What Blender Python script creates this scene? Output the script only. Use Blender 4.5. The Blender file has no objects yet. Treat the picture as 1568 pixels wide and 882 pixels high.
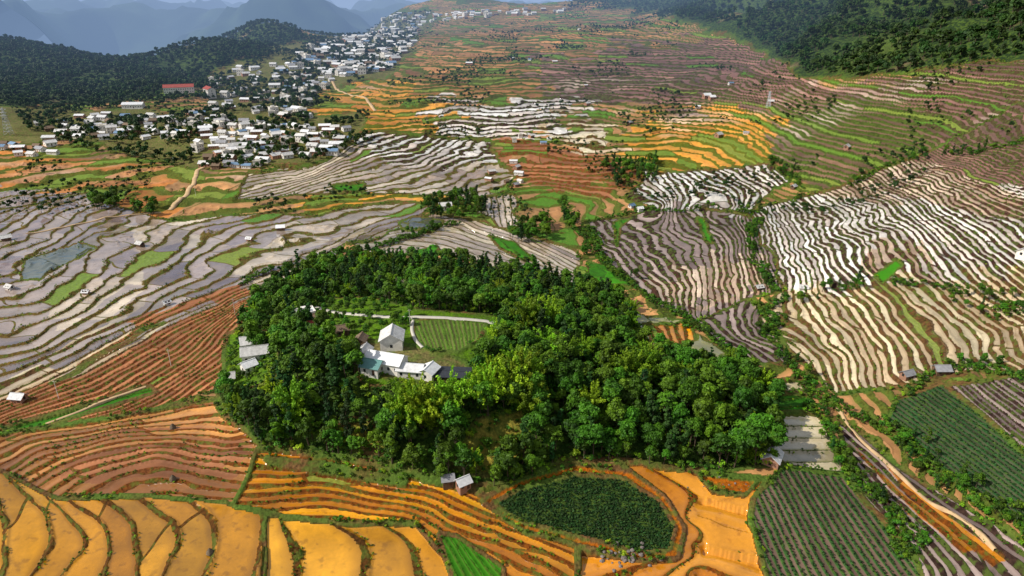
import bpy, math, numpy as np, random, time
from mathutils import Vector, Matrix
T00=time.time()
rng=np.random.default_rng(11); random.seed(5)
scene=bpy.context.scene
CAMZ=150.0; P=math.radians(22.5); F=1059.0
cP,sP=math.cos(P),math.sin(P)
# ---------- survey helpers: chart position (from the photograph) <-> world
def ray(px,py):
    dx=(px-784)/F; dy=(441-py)/F
    return dx,cP+dy*sP,-sP+dy*cP
def on_plane(px,py,z):
    a,b,c=ray(px,py); t=(z-CAMZ)/c
    return a*t,b*t,z
def chart(x,y,z):
    d=y*cP-(z-CAMZ)*sP; up=y*sP+(z-CAMZ)*cP
    d=np.maximum(d,1.0)
    return 784+F*x/d, 441-F*up/d
# ---------- noise
def _h(ix,iy,s):
    h=(ix*374761393+iy*668265263+s*974634777)&0xffffffff
    h=((h^(h>>13))*1274126177)&0xffffffff
    h=(h^(h>>16))&0xffffff
    return h/float(0xffffff)
def vn(x,y,s=0):
    ix=np.floor(x).astype(np.int64); iy=np.floor(y).astype(np.int64)
    fx=x-ix; fy=y-iy; fx=fx*fx*(3-2*fx); fy=fy*fy*(3-2*fy)
    a=_h(ix,iy,s);b=_h(ix+1,iy,s);c=_h(ix,iy+1,s);d=_h(ix+1,iy+1,s)
    return (a*(1-fx)+b*fx)*(1-fy)+(c*(1-fx)+d*fx)*fy
def fbm(x,y,s=0,o=4):
    r=0;a=.5;n=0
    for i in range(o):
        r=r+a*(vn(x,y,s+i*17)*2-1); n+=a; a*=.5; x=x*2.03+11.3; y=y*2.03-7.1
    return r/n
# ---------- base height
CP=[(-200,900,2),(0,900,0),(400,900,-2),(800,900,-4),(1200,900,-4),(1568,900,4),(1770,900,10),
(0,760,5),(250,720,6),(400,760,3),(640,770,2),(900,790,0),(1100,780,0),(1250,800,1),(1450,800,5),(1700,800,20),
(-200,700,10),(0,640,8),(200,650,9),(330,620,10),
(380,660,12),(480,690,9),(600,715,7),(760,735,5),(900,712,4),(1050,712,3),(1170,710,2),(1195,600,2),(1130,560,3),(1000,500,3),(960,450,2),(860,415,2),(700,385,3),(560,375,5),(450,405,8),(390,450,9),(350,530,11),(340,590,11),
(450,600,21),(500,500,24),(600,540,25),(700,520,25),(600,460,20),(750,460,18),(850,520,19),(900,600,16),(760,620,18),(1050,620,10),(600,640,18),(980,560,12),
(0,500,8),(200,500,9),(100,400,8),(300,400,7),(250,340,8),(-200,400,15),(0,330,10),(500,340,3),(600,320,2),
(750,340,-2),(850,360,-3),(900,400,-3),(1000,400,1),(1050,470,1),(1100,400,5),(1180,470,3),(1150,340,10),(1020,340,3),(950,300,2),(1250,600,-1),(1330,700,-3),(1400,820,0),
(1300,500,11),(1450,500,18),(1568,480,26),(1770,480,42),(1300,400,22),(1450,350,40),(1568,300,58),(1770,300,78),(1250,300,20),(1400,240,50),(1568,200,78),(1400,620,6),(1568,640,18),(1500,720,8),(1770,650,32),
(1568,100,105),(1300,200,55),(1150,200,34),(1150,100,74),(1000,150,48),(1000,80,82),(1000,30,112),(1300,100,92),(1300,30,130),(1300,-60,222),(1150,20,132),
(1568,-100,250),(1770,100,118),(1770,-50,200),(880,12,130),(750,15,126),(600,20,119),(480,60,83),(560,60,80),(500,100,62),(450,150,44),(400,200,30),(300,250,17),(150,200,25),(0,200,27),(0,270,16),(150,280,12),
(600,250,15),(600,200,28),(600,150,45),(700,100,68),(750,50,95),(800,150,45),(800,200,25),(800,250,10),(900,250,12),(1000,250,14),(1100,250,20),(650,300,6),
(0,62,84),(60,72,80),(-200,60,85),(180,98,64),(0,150,45),(240,140,45),(300,62,92),(400,35,112),(300,110,57),(-200,200,40),(120,130,50)]
W=[on_plane(*c) for c in CP]
W+=[(-1200,1900,-60),(-700,2000,-60),(-2200,2500,-150),(-500,2100,-20),(0,3000,-60),(-1500,3200,-180),(600,3200,60),(1500,2500,520),(1000,1900,360),(850,1500,270),(2500,3200,700),(-1300,1300,40),(-560,1250,10),(0,60,-4),(-100,60,4),(120,60,6),(700,2600,130),(100,2500,60)]
W=np.array(W)
class RBF:
    def __init__(s,p,v,c,reg=0.0):
        s.p=p; s.c=c; n=len(p)
        d=np.sqrt(((p[:,None]-p[None])**2).sum(-1)+c*c)
        Pm=np.c_[np.ones(n),p]
        M=np.zeros((n+3,n+3)); M[:n,:n]=d-reg*np.eye(n); M[:n,n:]=Pm; M[n:,:n]=Pm.T
        s.w=np.linalg.lstsq(M,np.r_[v,0,0,0],rcond=None)[0]
    def __call__(s,a,b):
        sh=a.shape; a=a.ravel(); b=b.ravel(); n=len(s.p)
        r=s.w[n]+s.w[n+1]*a+s.w[n+2]*b
        for i in range(n):
            r=r+s.w[i]*np.sqrt((a-s.p[i,0])**2+(b-s.p[i,1])**2+s.c**2)
        return r.reshape(sh)
uvw=np.c_[W[:,0]/(W[:,1]+80),np.log(W[:,1]+80)]
HR=RBF(uvw,W[:,2],0.05,0.004)
# ---------- grid
NU=1280
ys=[60.0]
while ys[-1]<3400: ys.append(ys[-1]+0.0018*(ys[-1]+30)*(1+ys[-1]/450))
ys=np.array(ys); NV=len(ys)
us=np.linspace(-.97,.97,NU)
U,Y=np.meshgrid(us,ys); X=U*(Y+80)
H0=HR(U,np.log(Y+80))
far=np.clip((Y-700)/900,0,1); mid=np.clip((Y-380)/300,0,1)
H0=H0+fbm(X/60,Y/60,3,3)*1.0+far*fbm(X/170,Y/170,5,4)*14+mid*(1-.5*far)*fbm(X/110,Y/110,9,3)*9
rg=1-2*np.abs(fbm(X/230+Y/500,Y/330-X/700,13,4))
mmk=np.clip((H0-92)/50,0,1)*np.clip((U-.14)/.16,0,1)
H0=H0+mmk*(rg-.45)*75
PX,PY=chart(X,Y,H0)
wx=fbm(X/14,Y/14,21,3)*5; wy=fbm(X/14,Y/14,31,3)*3
PXw=PX+wx; PYw=PY+wy
PXb=PXw+fbm(X/48,Y/48,23,3)*26; PYb=PYw+fbm(X/48,Y/48,33,3)*13
def inpoly(poly,x,y):
    poly=np.array(poly,float); r=np.zeros(x.shape,bool)
    m=(x>poly[:,0].min())&(x<poly[:,0].max())&(y>poly[:,1].min())&(y<poly[:,1].max())
    xs=x[m]; yy=y[m]; c=np.zeros(xs.shape,bool); j=len(poly)-1
    for i in range(len(poly)):
        xi,yi=poly[i]; xj,yj=poly[j]
        if yi!=yj:
            c^=((yi>yy)!=(yj>yy))&(xs<(xj-xi)*(yy-yi)/(yj-yi)+xi)
        j=i
    r[m]=c; return r
def lin(c):
    c=np.array(c,float)/255
    return np.where(c<=.04045,c/12.92,((c+.055)/1.055)**2.4)
#          A tread       B tread        R riser      w   greenprob wet
PAL={
'gold':((206,154,74),(166,114,54),(84,56,30),.15,.0,1),
'goldb':((196,144,90),(144,98,64),(112,68,38),.32,.0,.8),
'orange':((226,164,74),(164,104,50),(106,62,30),.40,.05,.8),
'rust':((198,142,74),(176,112,50),(110,64,32),.18,.0,1),
'cream':((246,230,196),(200,176,144),(90,66,44),.38,.01,.9),
'white':((250,244,236),(214,198,184),(62,44,36),.42,.01,.9),
'whiteb':((226,206,184),(158,130,108),(72,50,40),.42,.0,.7),
'greyw':((174,160,150),(120,106,106),(104,86,50),.17,.05,1),
'greyc':((214,200,178),(146,128,116),(96,82,48),.25,.05,1),
'redf':((174,120,88),(134,90,64),(112,70,44),.40,.03,.3),
'redg':((190,140,98),(142,102,70),(84,86,42),.40,.2,.2),
'redo':((208,142,88),(166,110,68),(92,94,44),.38,.2,.2),
'ora':((224,164,90),(192,128,68),(98,98,42),.38,.2,.4),
'purple':((148,112,102),(112,84,78),(76,64,46),.42,.06,.3),
'purpleg':((136,106,90),(100,82,64),(70,80,40),.42,.16,.2),
'dark':((118,100,96),(180,162,154),(54,40,34),.42,.0,.6),
'upmix':((188,142,102),(136,106,76),(88,94,46),.40,.2,.3),
'grass':((84,110,44),(84,110,44),(90,122,40),3,.0,0),
'dry':((84,110,44),(84,110,44),(140,130,70),3,.0,0),
'forest':((46,66,26),(46,66,26),(44,64,26),3,.0,0),
'mtn':((46,66,36),(46,66,36),(62,80,40),3,.0,0),
'vill':((120,110,80),(120,110,80),(112,106,70),3,.0,0),
'mud':((190,110,45),(190,110,45),(162,96,44),3,.0,0),
'crop':((34,56,24),(34,56,24),(32,54,24),3,.0,0),
'rows':((112,92,82),(98,80,72),(60,92,50),.40,.0,0),
'garden':((98,104,62),(92,96,58),(94,124,56),.5,.0,0),
'rowsd':((78,80,60),(70,74,56),(46,80,44),.48,.0,0),
'beige':((216,204,174),(200,186,156),(104,106,58),.06,.0,1),
'olive':((150,148,104),(150,148,104),(96,110,48),.05,.0,1),
'green':((66,124,32),(58,106,32),(66,98,38),.2,.0,.1),
'pond':((96,104,98),(96,104,98),(90,90,60),.05,0,1),
}
SPEC={'grass','dry','forest','mud','crop','rows','garden','rowsd','beige','olive','green','pond','gold','rust'}
R=[]
def reg(poly,pal,lines=None,S=(0,40),amp=.55,g=None): R.append((poly,pal,lines,S,g if g else ('H' if lines is None and pal not in SPEC and pal not in('mtn','vill') else 'r%d'%len(R)),amp))
reg([(-900,-900),(2500,-900),(2500,2000),(-900,2000)],'upmix')
reg([(480,110),(700,130),(720,200),(560,215),(540,180),(480,160)],'ora')
reg([(580,100),(760,20),(1000,20),(1000,90),(800,150),(640,150)],'redg')
reg([(930,70),(1120,60),(1250,130),(1568,90),(1900,90),(1900,240),(1568,240),(1400,250),(1200,240),(1000,170)],'purple')
reg([(820,95),(980,80),(1010,150),(900,165),(820,140)],'purple')
reg([(1100,160),(1420,150),(1420,240),(1240,290),(1150,230)],'purpleg')
reg([(1000,170),(1180,165),(1170,250),(980,250)],'redg')
reg([(-900,205),(130,235),(290,255),(290,290),(250,322),(140,332),(-900,345)],'redo')
reg([(-900,295),(60,290),(140,300),(100,325),(-900,345)],'greyw')
reg([(-900,140),(60,170),(300,165),(560,170),(570,215),(470,255),(300,262),(120,215),(-900,215)],'vill',g='V')
reg([(330,100),(470,60),(600,18),(660,20),(640,60),(590,120),(480,140),(480,180),(330,180)],'vill',g='V')
reg([(-900,40),(0,58),(180,80),(250,125),(240,150),(60,165),(-900,190)],'mtn',g='M')
reg([(200,92),(300,40),(400,25),(470,55),(330,105),(320,140),(240,130)],'mtn',g='M')
reg([(900,0),(1000,20),(1130,60),(1230,120),(1340,110),(1568,95),(2500,95),(2500,-900),(700,-900),(700,0)],'mtn',g='M')
reg([(-900,-900),(480,-900),(480,8),(380,22),(200,86),(-900,56)],'mtn',g='M')
# left paddies
LL=[(0,[(-60,640),(100,566),(240,488),(360,440),(480,388),(560,350),(640,325)]),(2.4,[(-60,600),(100,536),(215,484),(300,430),(380,370),(480,345),(600,318)]),
  (4.8,[(-60,560),(60,530),(160,480),(240,420),(310,360),(400,335)]),(7.6,[(-60,505),(60,480),(120,440),(190,380),(260,340)]),(10.4,[(-60,450),(30,430),(90,390),(140,345)]),
  (-5,[(0,640),(150,582),(260,520),(380,456)]),(-11,[(30,662),(180,622),(290,555),(372,475)]),(-16,[(120,665),(240,625),(340,560)])]
reg([(-600,345),(-100,345),(130,300),(240,333),(450,330),(640,312),(650,350),(530,372),(480,410),(400,450),(370,470),(240,492),(0,625),(-600,800)],'greyw',LL,S=(65,38),amp=.6,g='L')
reg([(180,345),(330,335),(330,370),(250,400),(200,400)],'greyc',LL,g='L')
reg([(60,440),(200,400),(230,440),(160,490),(60,500)],'greyc',LL,g='L')
reg([(-600,740),(0,600),(110,556),(240,482),(200,520),(120,572),(0,630)],'cream',LL,g='L')
reg([(530,318),(650,312),(640,332),(500,372),(440,400),(380,440),(340,450),(370,390),(430,350)],'greyc',LL,g='L')
reg([(-600,860),(0,622),(130,572),(250,486),(390,446),(385,490),(345,560),(335,600),(200,640),(60,662),(-600,900)],'redf',LL,g='L')
reg([(0,655),(60,640),(230,590),(240,600),(110,640),(50,662)],'green',[(0,[(0,655),(240,590)]),(1,[(0,665),(240,600)])])
reg([(345,650),(370,655),(405,700),(385,705),(350,680)],'green',[(0,[(345,650),(400,700)]),(1,[(345,670),(390,705)])])
reg([(-600,700),(60,660),(200,640),(330,612),(350,650),(400,690),(385,740),(345,772),(240,765),(90,770),(0,735),(-600,800)],'goldb',
 [(0,[(-60,700),(40,664),(180,642),(330,615)]),(4,[(0,735),(60,690),(180,665),(350,660)]),(8,[(60,765),(120,715),(230,690),(385,700)]),(11,[(150,765),(200,735),(280,728),(380,738)])],S=(80,30),amp=.8,g='Q')
reg([(90,700),(200,670),(340,665),(360,700),(330,735),(180,750),(100,740)],'redf',[(0,[(0,0)])],g='Q')
reg([(-600,720),(0,720),(90,765),(240,762),(345,772),(415,788),(408,1100),(-600,1100)],'gold',
 [(0,[(0,745),(22,800),(5,900)]),(1,[(10,722),(78,780),(92,830),(35,900)]),(2.3,[(85,765),(135,800),(150,840),(110,900)]),(3.6,[(150,768),(190,800),(200,900)]),(5,[(225,765),(275,800),(285,835),(255,900)]),(6,[(300,770),(335,800),(345,835),(330,900)]),(7,[(415,788),(404,900)])],S=(0,40),amp=.18)
reg([(408,788),(560,790),(640,802),(705,882),(790,1100),(390,1100)],'gold',
 [(0,[(412,790),(404,1000)]),(1,[(450,790),(512,830),(515,1000)]),(2,[(540,788),(600,825),(612,1000)]),(3,[(590,790),(660,830),(710,930)])],S=(0,500),amp=.06)
OL=[(0,[(380,690),(500,703),(640,732),(690,745),(760,772),(885,822)]),(6,[(350,775),(500,780),(620,792),(660,815),(760,870)]),(3,[(365,735),(500,742),(640,765),(740,805),(880,860)]),(8,[(640,822),(700,870),(740,930)])]
reg([(380,690),(420,682),(640,728),(640,802),(420,790),(345,775)],'orange',OL,S=(90,45),amp=.5,g='O')
reg([(630,730),(690,745),(760,775),(830,800),(880,830),(890,1100),(790,1100),(705,882),(630,804)],'orange',OL,S=(90,45),amp=.3,g='O')
reg([(410,703),(500,712),(625,735),(620,740),(500,722),(412,708)],'green',[(0,[(410,700),(625,735)]),(1,[(410,710),(625,745)])])
reg([(672,815),(700,820),(770,870),(770,1000),(720,1000)],'green',[(0,[(672,815),(720,900)]),(3,[(700,815),(770,900)])])
reg([(735,765),(790,735),(880,712),(975,722),(1025,765),(1048,810),(1038,855),(980,858),(890,838),(800,812)],'mud')
reg([(752,770),(795,748),(880,726),(958,733),(1008,768),(1035,808),(1025,842),(980,846),(900,828),(800,800)],'crop')
reg([(945,705),(1080,722),(1170,735),(1152,762),(1148,800),(1190,860),(1210,1100),(880,1100),(885,840),(980,858),(1040,855),(1048,805),(1015,760)],'rust',
 [(0,[(940,706),(1015,752),(1052,815),(1045,850),(900,900)]),(1,[(990,712),(1060,752),(1150,775),(1220,800)]),(1,[(1060,835),(1190,862)]),(2,[(1060,720),(1120,745),(1160,745)]),(2,[(1060,870),(1150,905)]),(1.5,[(1060,790),(1150,815)])],S=(70,400),amp=.08)
reg([(1068,725),(1160,736),(1140,758),(1090,752)],'mud')
reg([(1155,760),(1200,718),(1290,728),(1420,882),(1520,1100),(1230,1100),(1150,800)],'rows',[(0,[(1160,760),(1220,890)]),(15,[(1290,730),(1405,885)])],S=(0,900),amp=.05)
reg([(1165,585),(1225,578),(1240,600),(1160,602)],'beige',[(0,[(1160,580),(1240,575)]),(1,[(1160,605),(1240,605)])])
reg([(1160,605),(1235,602),(1250,630),(1170,632)],'green',[(0,[(1160,605),(1235,602)]),(2,[(1160,632),(1240,632)])],S=(0,16))
reg([(1170,632),(1252,632),(1292,700),(1292,725),(1205,716),(1180,690)],'beige',[(0,[(1165,632),(1260,636)]),(3,[(1180,690),(1290,690)])],S=(0,400),amp=.05)
BL=[(0,[(1290,720),(1400,850),(1450,960)]),(5,[(1290,670),(1400,770),(1520,880)]),(9,[(1320,650),(1450,750),(1600,850)])]
reg([(1285,640),(1330,660),(1430,740),(1568,830),(1800,1000),(1800,1100),(1450,1100),(1400,850),(1300,725)],'dark',BL,S=(0,60),amp=.6,g='B')
reg([(1340,690),(1430,770),(1530,850),(1500,860),(1400,790)],'orange',BL,g='B')
reg([(1370,610),(1440,588),(1470,600),(1568,690),(1800,850),(1800,1000),(1568,805),(1430,715),(1360,650)],'rowsd',[(0,[(1360,640),(1568,800)]),(14,[(1440,590),(1600,700)])],S=(0,900),amp=.1)
reg([(1450,585),(1800,540),(1800,830),(1568,690),(1480,610)],'dark',[(0,[(1460,590),(1568,690)]),(7,[(1520,580),(1620,650)])],S=(0,80))
EL=[(0,[(1155,330),(1180,400),(1195,450),(1165,490),(1215,520),(1270,600)]),(7,[(1195,318),(1235,370),(1268,445),(1310,510),(1360,600)]),(14,[(1245,298),(1310,360),(1365,435),(1430,510),(1480,572)]),
 (21,[(1300,285),(1395,350),(1460,430),(1560,500),(1620,560)]),(29,[(1350,265),(1460,330),(1570,410),(1680,500)]),(37,[(1400,245),(1568,320),(1650,370)]),(46,[(1450,228),(1568,265),(1700,310)]),(-7,[(1060,490),(1140,560)])]
ES=dict(S=(40,80),amp=1.1,g='E')
reg([(1150,325),(1240,290),(1400,240),(1568,215),(1800,190),(1800,410),(1400,442),(1200,460),(1175,400)],'white',EL,**ES)
reg([(1400,240),(1568,160),(1800,120),(1800,330),(1568,290),(1470,275)],'purple',EL,**ES)
reg([(1240,290),(1400,240),(1568,300),(1620,340),(1500,330),(1400,300),(1300,310)],'whiteb',EL,**ES)
reg([(1340,385),(1420,370),(1430,430),(1350,430)],'whiteb',EL,**ES)
reg([(1165,480),(1190,450),(1370,432),(1800,400),(1800,600),(1568,570),(1500,562),(1390,590),(1290,605),(1230,560)],'cream',EL,**ES)
reg([(1060,485),(1130,462),(1165,480),(1215,550),(1200,562),(1120,560),(1060,500)],'dark',EL,**ES)
DL=[(0,[(893,350),(930,390),(975,435),(1000,470)]),(6,[(960,330),(1010,370),(1050,420),(1060,480)]),(12,[(1040,325),(1090,360),(1110,400),(1115,460)]),(17,[(1100,325),(1135,360),(1150,400),(1165,445)]),(22,[(1150,330),(1178,400),(1192,450)]),(13,[(1040,268),(1110,320)]),(5,[(965,300),(1010,322)]),(20,[(1110,255),(1180,300)])]
DS=dict(S=(60,60),amp=.8,g='D')
reg([(890,345),(1000,318),(1150,330),(1178,400),(1192,450),(1130,465),(1060,490),(1010,470),(960,430),(910,390)],'dark',DL,**DS)
reg([(1060,400),(1165,392),(1170,440),(1130,462),(1075,475),(1000,470),(985,440),(1020,410)],'whiteb',DL,**DS)
reg([(975,262),(1180,252),(1210,275),(1155,325),(1010,322),(960,300)],'white',DL,**DS)
reg([(780,215),(900,215),(960,265),(930,300),(830,290),(780,265)],'redf')
reg([(1000,180),(1180,170),(1175,230),(1130,262),(1000,262),(960,240)],'ora')
CL=[(0,[(370,280),(480,262),(560,215)]),(5,[(400,300),(520,262),(640,228)]),(10,[(520,297),(640,272),(740,225)]),(13,[(640,303),(790,260)])]
reg([(380,270),(480,255),(560,213),(740,225),(790,265),(780,298),(700,303),(560,297),(370,305)],'greyc',CL,S=(60,34),amp=.8,g='C')
reg([(560,205),(680,202),(760,220),(740,255),(620,262),(560,235)],'white',CL,g='C')
reg([(680,152),(760,156),(910,148),(900,175),(840,180),(880,200),(790,214),(670,208)],'white')
reg([(870,180),(950,195),(940,240),(870,225),(850,200)],'cream')
reg([(540,372),(640,350),(660,330),(760,345),(880,385),(900,440),(860,425),(700,400),(560,395)],'greyc',
 [(0,[(540,378),(600,366),(700,376),(760,398),(820,420)]),(3,[(590,362),(640,352),(700,352),(780,380),(880,425)]),(6,[(640,345),(700,335),(800,372),(890,420)])],S=(50,26),amp=.6)
reg([(740,300),(800,300),(805,330),(790,345),(750,345)],'greyc',[(0,[(740,300),(750,345)]),(6,[(800,300),(800,345)])])
reg([(450,318),(640,300),(700,300),(640,315),(520,325)],'ora')
reg([(630,384),(668,376),(672,392),(640,398)],'green',[(0,[(630,380),(670,380)]),(1,[(630,400),(670,400)])])
reg([(750,360),(790,372),(820,400),(800,398),(765,380)],'green',[(0,[(750,360),(820,400)]),(1,[(750,375),(810,410)])])
reg([(900,400),(950,412),(965,435),(900,440)],'green',[(0,[(900,405),(950,412)]),(3,[(900,440),(960,440)])],S=(0,14))
reg([(940,340),(965,335),(950,350),(945,385)],'green',[(0,[(940,340),(942,385)]),(1,[(960,335),(965,385)])])
reg([(1335,424),(1372,400),(1385,408),(1350,434)],'green',[(0,[(1340,420),(1370,400)]),(1,[(1355,436),(1385,412)])])
reg([(1068,335),(1078,335),(1092,372),(1080,370)],'green',[(0,[(1068,335),(1085,375)]),(1,[(1080,335),(1095,375)])])
reg([(505,282),(560,280),(555,292),(520,294)],'green',[(0,[(505,282),(560,280)]),(1,[(505,292),(560,292)])])
reg([(610,340),(640,330),(680,340),(665,356),(615,352)],'pond')
reg([(40,400),(130,372),(150,380),(60,430),(30,430)],'pond')
reg([(960,480),(1000,486),(1050,492),(1060,510),(1140,560),(1040,562),(1000,545)],'olive')
reg([(985,490),(1050,490),(1050,520),(1010,545),(985,520)],'orange',[(0,[(980,500),(1010,550)]),(5,[(1050,490),(1055,530)])],S=(0,30))
HILL=[(335,600),(345,560),(370,500),(395,455),(450,418),(540,396),(620,402),(700,406),(870,432),(940,455),(975,500),(1000,548),(1130,568),(1175,600),(1190,660),(1185,715),(1080,720),(960,705),(860,705),(780,740),(720,742),(600,712),(480,695),(400,680),(350,640)]
OPEN=[[(880,608),(935,600),(955,640),(900,655)],[(735,640),(800,625),(815,690),(745,728),(690,715),(700,680)],[(935,475),(978,500),(1004,548),(962,540),(930,510)],[(350,510),(420,505),(430,570),(395,592),(335,600)],[(450,480),(500,476),(505,525),(465,530)],[(500,655),(560,640),(600,690),(540,695)],[(1010,640),(1050,640),(1060,680),(1010,680)]]
reg(HILL,'forest')
for i,o in enumerate(OPEN): reg(o,'dry' if i in(1,5) else 'grass')
CLEAR=[(470,462),(560,455),(640,474),(775,482),(760,545),(722,592),(660,600),(560,590),(530,545),(480,520)]
reg(CLEAR,'grass')
reg([(632,490),(700,488),(745,497),(735,520),(700,540),(650,535),(632,515)],'garden',[(0,[(630,490),(650,540)]),(16,[(740,490),(745,540)])],S=(0,900),amp=.2)
reg([(545,520),(640,530),(715,555),(712,585),(600,585),(545,560)],'vill')
NR=len(R)
gn=sorted(set(r[4] for r in R)); gidx={g:i for i,g in enumerate(gn)}; GR=np.array([gidx[r[4]] for r in R])
rid=np.zeros(X.shape,np.int32); Tt=np.zeros(X.shape); S=np.zeros(X.shape)
SP=np.array([r[1] in SPEC for r in R])
for i,r in enumerate(R):
    if i==0: continue
    m=inpoly(r[0],PXw if SP[i] else PXb,PYw if SP[i] else PYb); rid[m]=i
gid=GR[rid]
for gname in gn:
    i=[j for j,r in enumerate(R) if r[4]==gname][0]
    poly,pal,lines,(ang,L),_,amp=R[i]
    m=gid==gidx[gname]
    if not m.any(): continue
    x=X[m];y=Y[m]
    if lines:
        pts=[];vals=[]
        for v,pl in lines:
            for a,b in zip(pl[:-1],pl[1:]):
                n=max(1,int(math.hypot(b[0]-a[0],b[1]-a[1])/28))
                for k in range(n):
                    pts.append((a[0]+(b[0]-a[0])*k/n,a[1]+(b[1]-a[1])*k/n)); vals.append(v)
            pts.append(pl[-1]); vals.append(v)
        pts=np.array(pts,float)/100; pts[:,1]*=1.5
        f=RBF(pts,np.array(vals,float),.15,.03)
        t=f(PX[m]/100,PY[m]/100*1.5)
    else:
        h=H0[m]; t=h/2.5+3.6*(1-np.exp(-np.maximum(h,-6)/12))+.8*fbm(x/60,y/60,53,2)
    t=t+amp*(fbm(x/30,y/30,51,2)*1.15+fbm(x/9,y/9,61,2)*.4)+i*.37+50
    Tt[m]=t
    a=math.radians(ang); S[m]=(x*math.cos(a)+y*math.sin(a)+fbm(x/20,y/20,71,2)*8)/L+100
# palette per terrace: neighbouring terraces interleave where two palettes meet
sh=(_h(np.floor(Tt).astype(np.int64),np.floor(S*1.0).astype(np.int64),4)-.5)*70
prid=np.zeros(X.shape,np.int32)
for i,r in enumerate(R):
    if i==0 or SP[i]: continue
    m=inpoly(r[0],PXb+sh,PYb+sh*.35); prid[m]=i
ok=(GR[prid]==gid)&~SP[rid]
prid=np.where(ok,prid,rid)
bd=np.zeros(X.shape,bool)
bd[:-1]|=gid[:-1]!=gid[1:]; bd[1:]|=gid[:-1]!=gid[1:]; bd[:,:-1]|=gid[:,:-1]!=gid[:,1:]; bd[:,1:]|=gid[:,:-1]!=gid[:,1:]
b2=bd.copy(); b2[:-1]|=bd[1:]; b2[1:]|=bd[:-1]; b2[:,:-1]|=bd[:,1:]; b2[:,1:]|=bd[:,:-1]
bd=np.where(Y<300,b2,bd)
def sat(c,k=1.18):
    l=(c*[.3,.55,.15]).sum(-1,keepdims=True); return np.clip(l+(c-l)*k,.004,.92)
PA=sat(np.array([lin(PAL[r[1]][0]) for r in R]));PB=sat(np.array([lin(PAL[r[1]][1]) for r in R]));PR=sat(np.array([lin(PAL[r[1]][2]) for r in R]))*.92
Pw=np.array([PAL[r[1]][3] for r in R]);Pg=np.array([PAL[r[1]][4] for r in R]);Pq=np.array([PAL[r[1]][5] for r in R])
cA=PA[prid];cB=PB[prid];cR=PR[prid];w=Pw[prid].astype(float);gp=Pg[prid].astype(float);wet=Pq[prid].astype(float)
dr=np.clip(fbm(X/70,Y/70,91,3)*1.6,-1,1)[...,None]
cA=cA*(1+.2*dr); cB=cB*(1+.2*dr)
wh=np.clip(fbm(X/90,Y/60,97,3)*2.4-.5,0,1)*((gid==gidx['H'])&(PY>120)&(PY<300))
cA=cA*(1-.75*wh[...,None])+lin((240,222,200))*.75*wh[...,None]
# mountain ground: scrub, grass and bare patches
mg=(gid==gidx['M'])[...,None]; q_=np.clip(fbm(X/90,Y/90,111,4)*2.0-.25,0,1)[...,None]; q2=np.clip(fbm(X/50,Y/50,113,4)*4-1.6,0,1)[...,None]
mc=lin((38,56,28))*(1-q_)+lin((76,92,44))*q_; mc=mc*(1-q2)+lin((136,114,88))*q2
cR=np.where(mg,mc,cR)
w[bd]=3
mixg=np.clip(.5+fbm(X/12,Y/12,95,2)*1.3,0,1)[...,None]
bc=lin((78,102,36))*mixg+lin((104,76,44))*(1-mixg)
cR[bd]=bc[bd]
# geometry of steps
dyr=np.gradient(ys)[:,None]; dxr=(us[1]-us[0])*(ys[:,None]+80)
def grad(f):
    fx=np.gradient(f,axis=1)/dxr; fv=np.gradient(f,axis=0)/dyr
    return fx,fv-fx*U
hx,hy=grad(H0); tx,ty=grad(Tt)
A0=(hx*tx+hy*ty)/np.maximum(tx*tx+ty*ty,1e-6)
A=np.zeros(X.shape)
for g_i in range(len(gn)):
    m=(gid==g_i)&~bd
    if not m.any(): continue
    sg=1.0 if np.median(A0[m])>=0 else -1.0
    A[m]=sg*np.clip(A0[m]*sg,.7,3.2)
rowlike=np.isin(rid,[i for i,r in enumerate(R) if r[1] in('rows','rowsd','garden')])
fr=Tt-np.floor(Tt); wg=np.clip(w*.8,.10,.4)
g=np.clip(fr/wg,0,1)-fr
Z=H0+np.where((w<1)&~rowlike,A*g,0)
Z+=np.where((w<1)&~rowlike,.45*np.exp(-((fr-wg)/.06)**2),0)
Z+=np.where(rowlike&(w<1),.35*np.clip(1-np.abs(fr-.21)/.21,0,1),0)
Z+=np.where(bd,.4,0)
Z+=np.where((w>=1)&~bd,fbm(X/6,Y/6,99,3)*.5,0)
iscrop=np.isin(rid,[i for i,r in enumerate(R) if r[1] in('crop','olive','pond')])
print('terrain fields',time.time()-T00,NV)
# ---------- mesh builder
def mesh_np(name,verts,quads,mats=(),smooth=False,mi=None):
    me=bpy.data.meshes.new(name); nv=len(verts); quads=np.asarray(quads,np.int32); nf,k=quads.shape
    me.vertices.add(nv); me.vertices.foreach_set('co',np.asarray(verts,np.float32).ravel())
    me.loops.add(nf*k); me.loops.foreach_set('vertex_index',quads.ravel())
    me.polygons.add(nf); me.polygons.foreach_set('loop_start',np.arange(0,nf*k,k,dtype=np.int32)); me.polygons.foreach_set('loop_total',np.full(nf,k,np.int32))
    if mi is not None: me.polygons.foreach_set('material_index',np.asarray(mi,np.int32))
    me.update(calc_edges=True)
    if smooth: me.polygons.foreach_set('use_smooth',np.ones(nf,bool))
    for m in mats: me.materials.append(m)
    return me
def addobj(name,me,parent=None,loc=(0,0,0),rot=0,col=None):
    o=bpy.data.objects.new(name,me); (col or scene.collection).objects.link(o); o.location=loc; o.rotation_euler=(0,0,rot)
    if parent: o.parent=parent
    return o
def fattr(me,n,v):
    a=me.attributes.new(n,'FLOAT','POINT'); a.data.foreach_set('value',np.asarray(v,np.float32).ravel())
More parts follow.
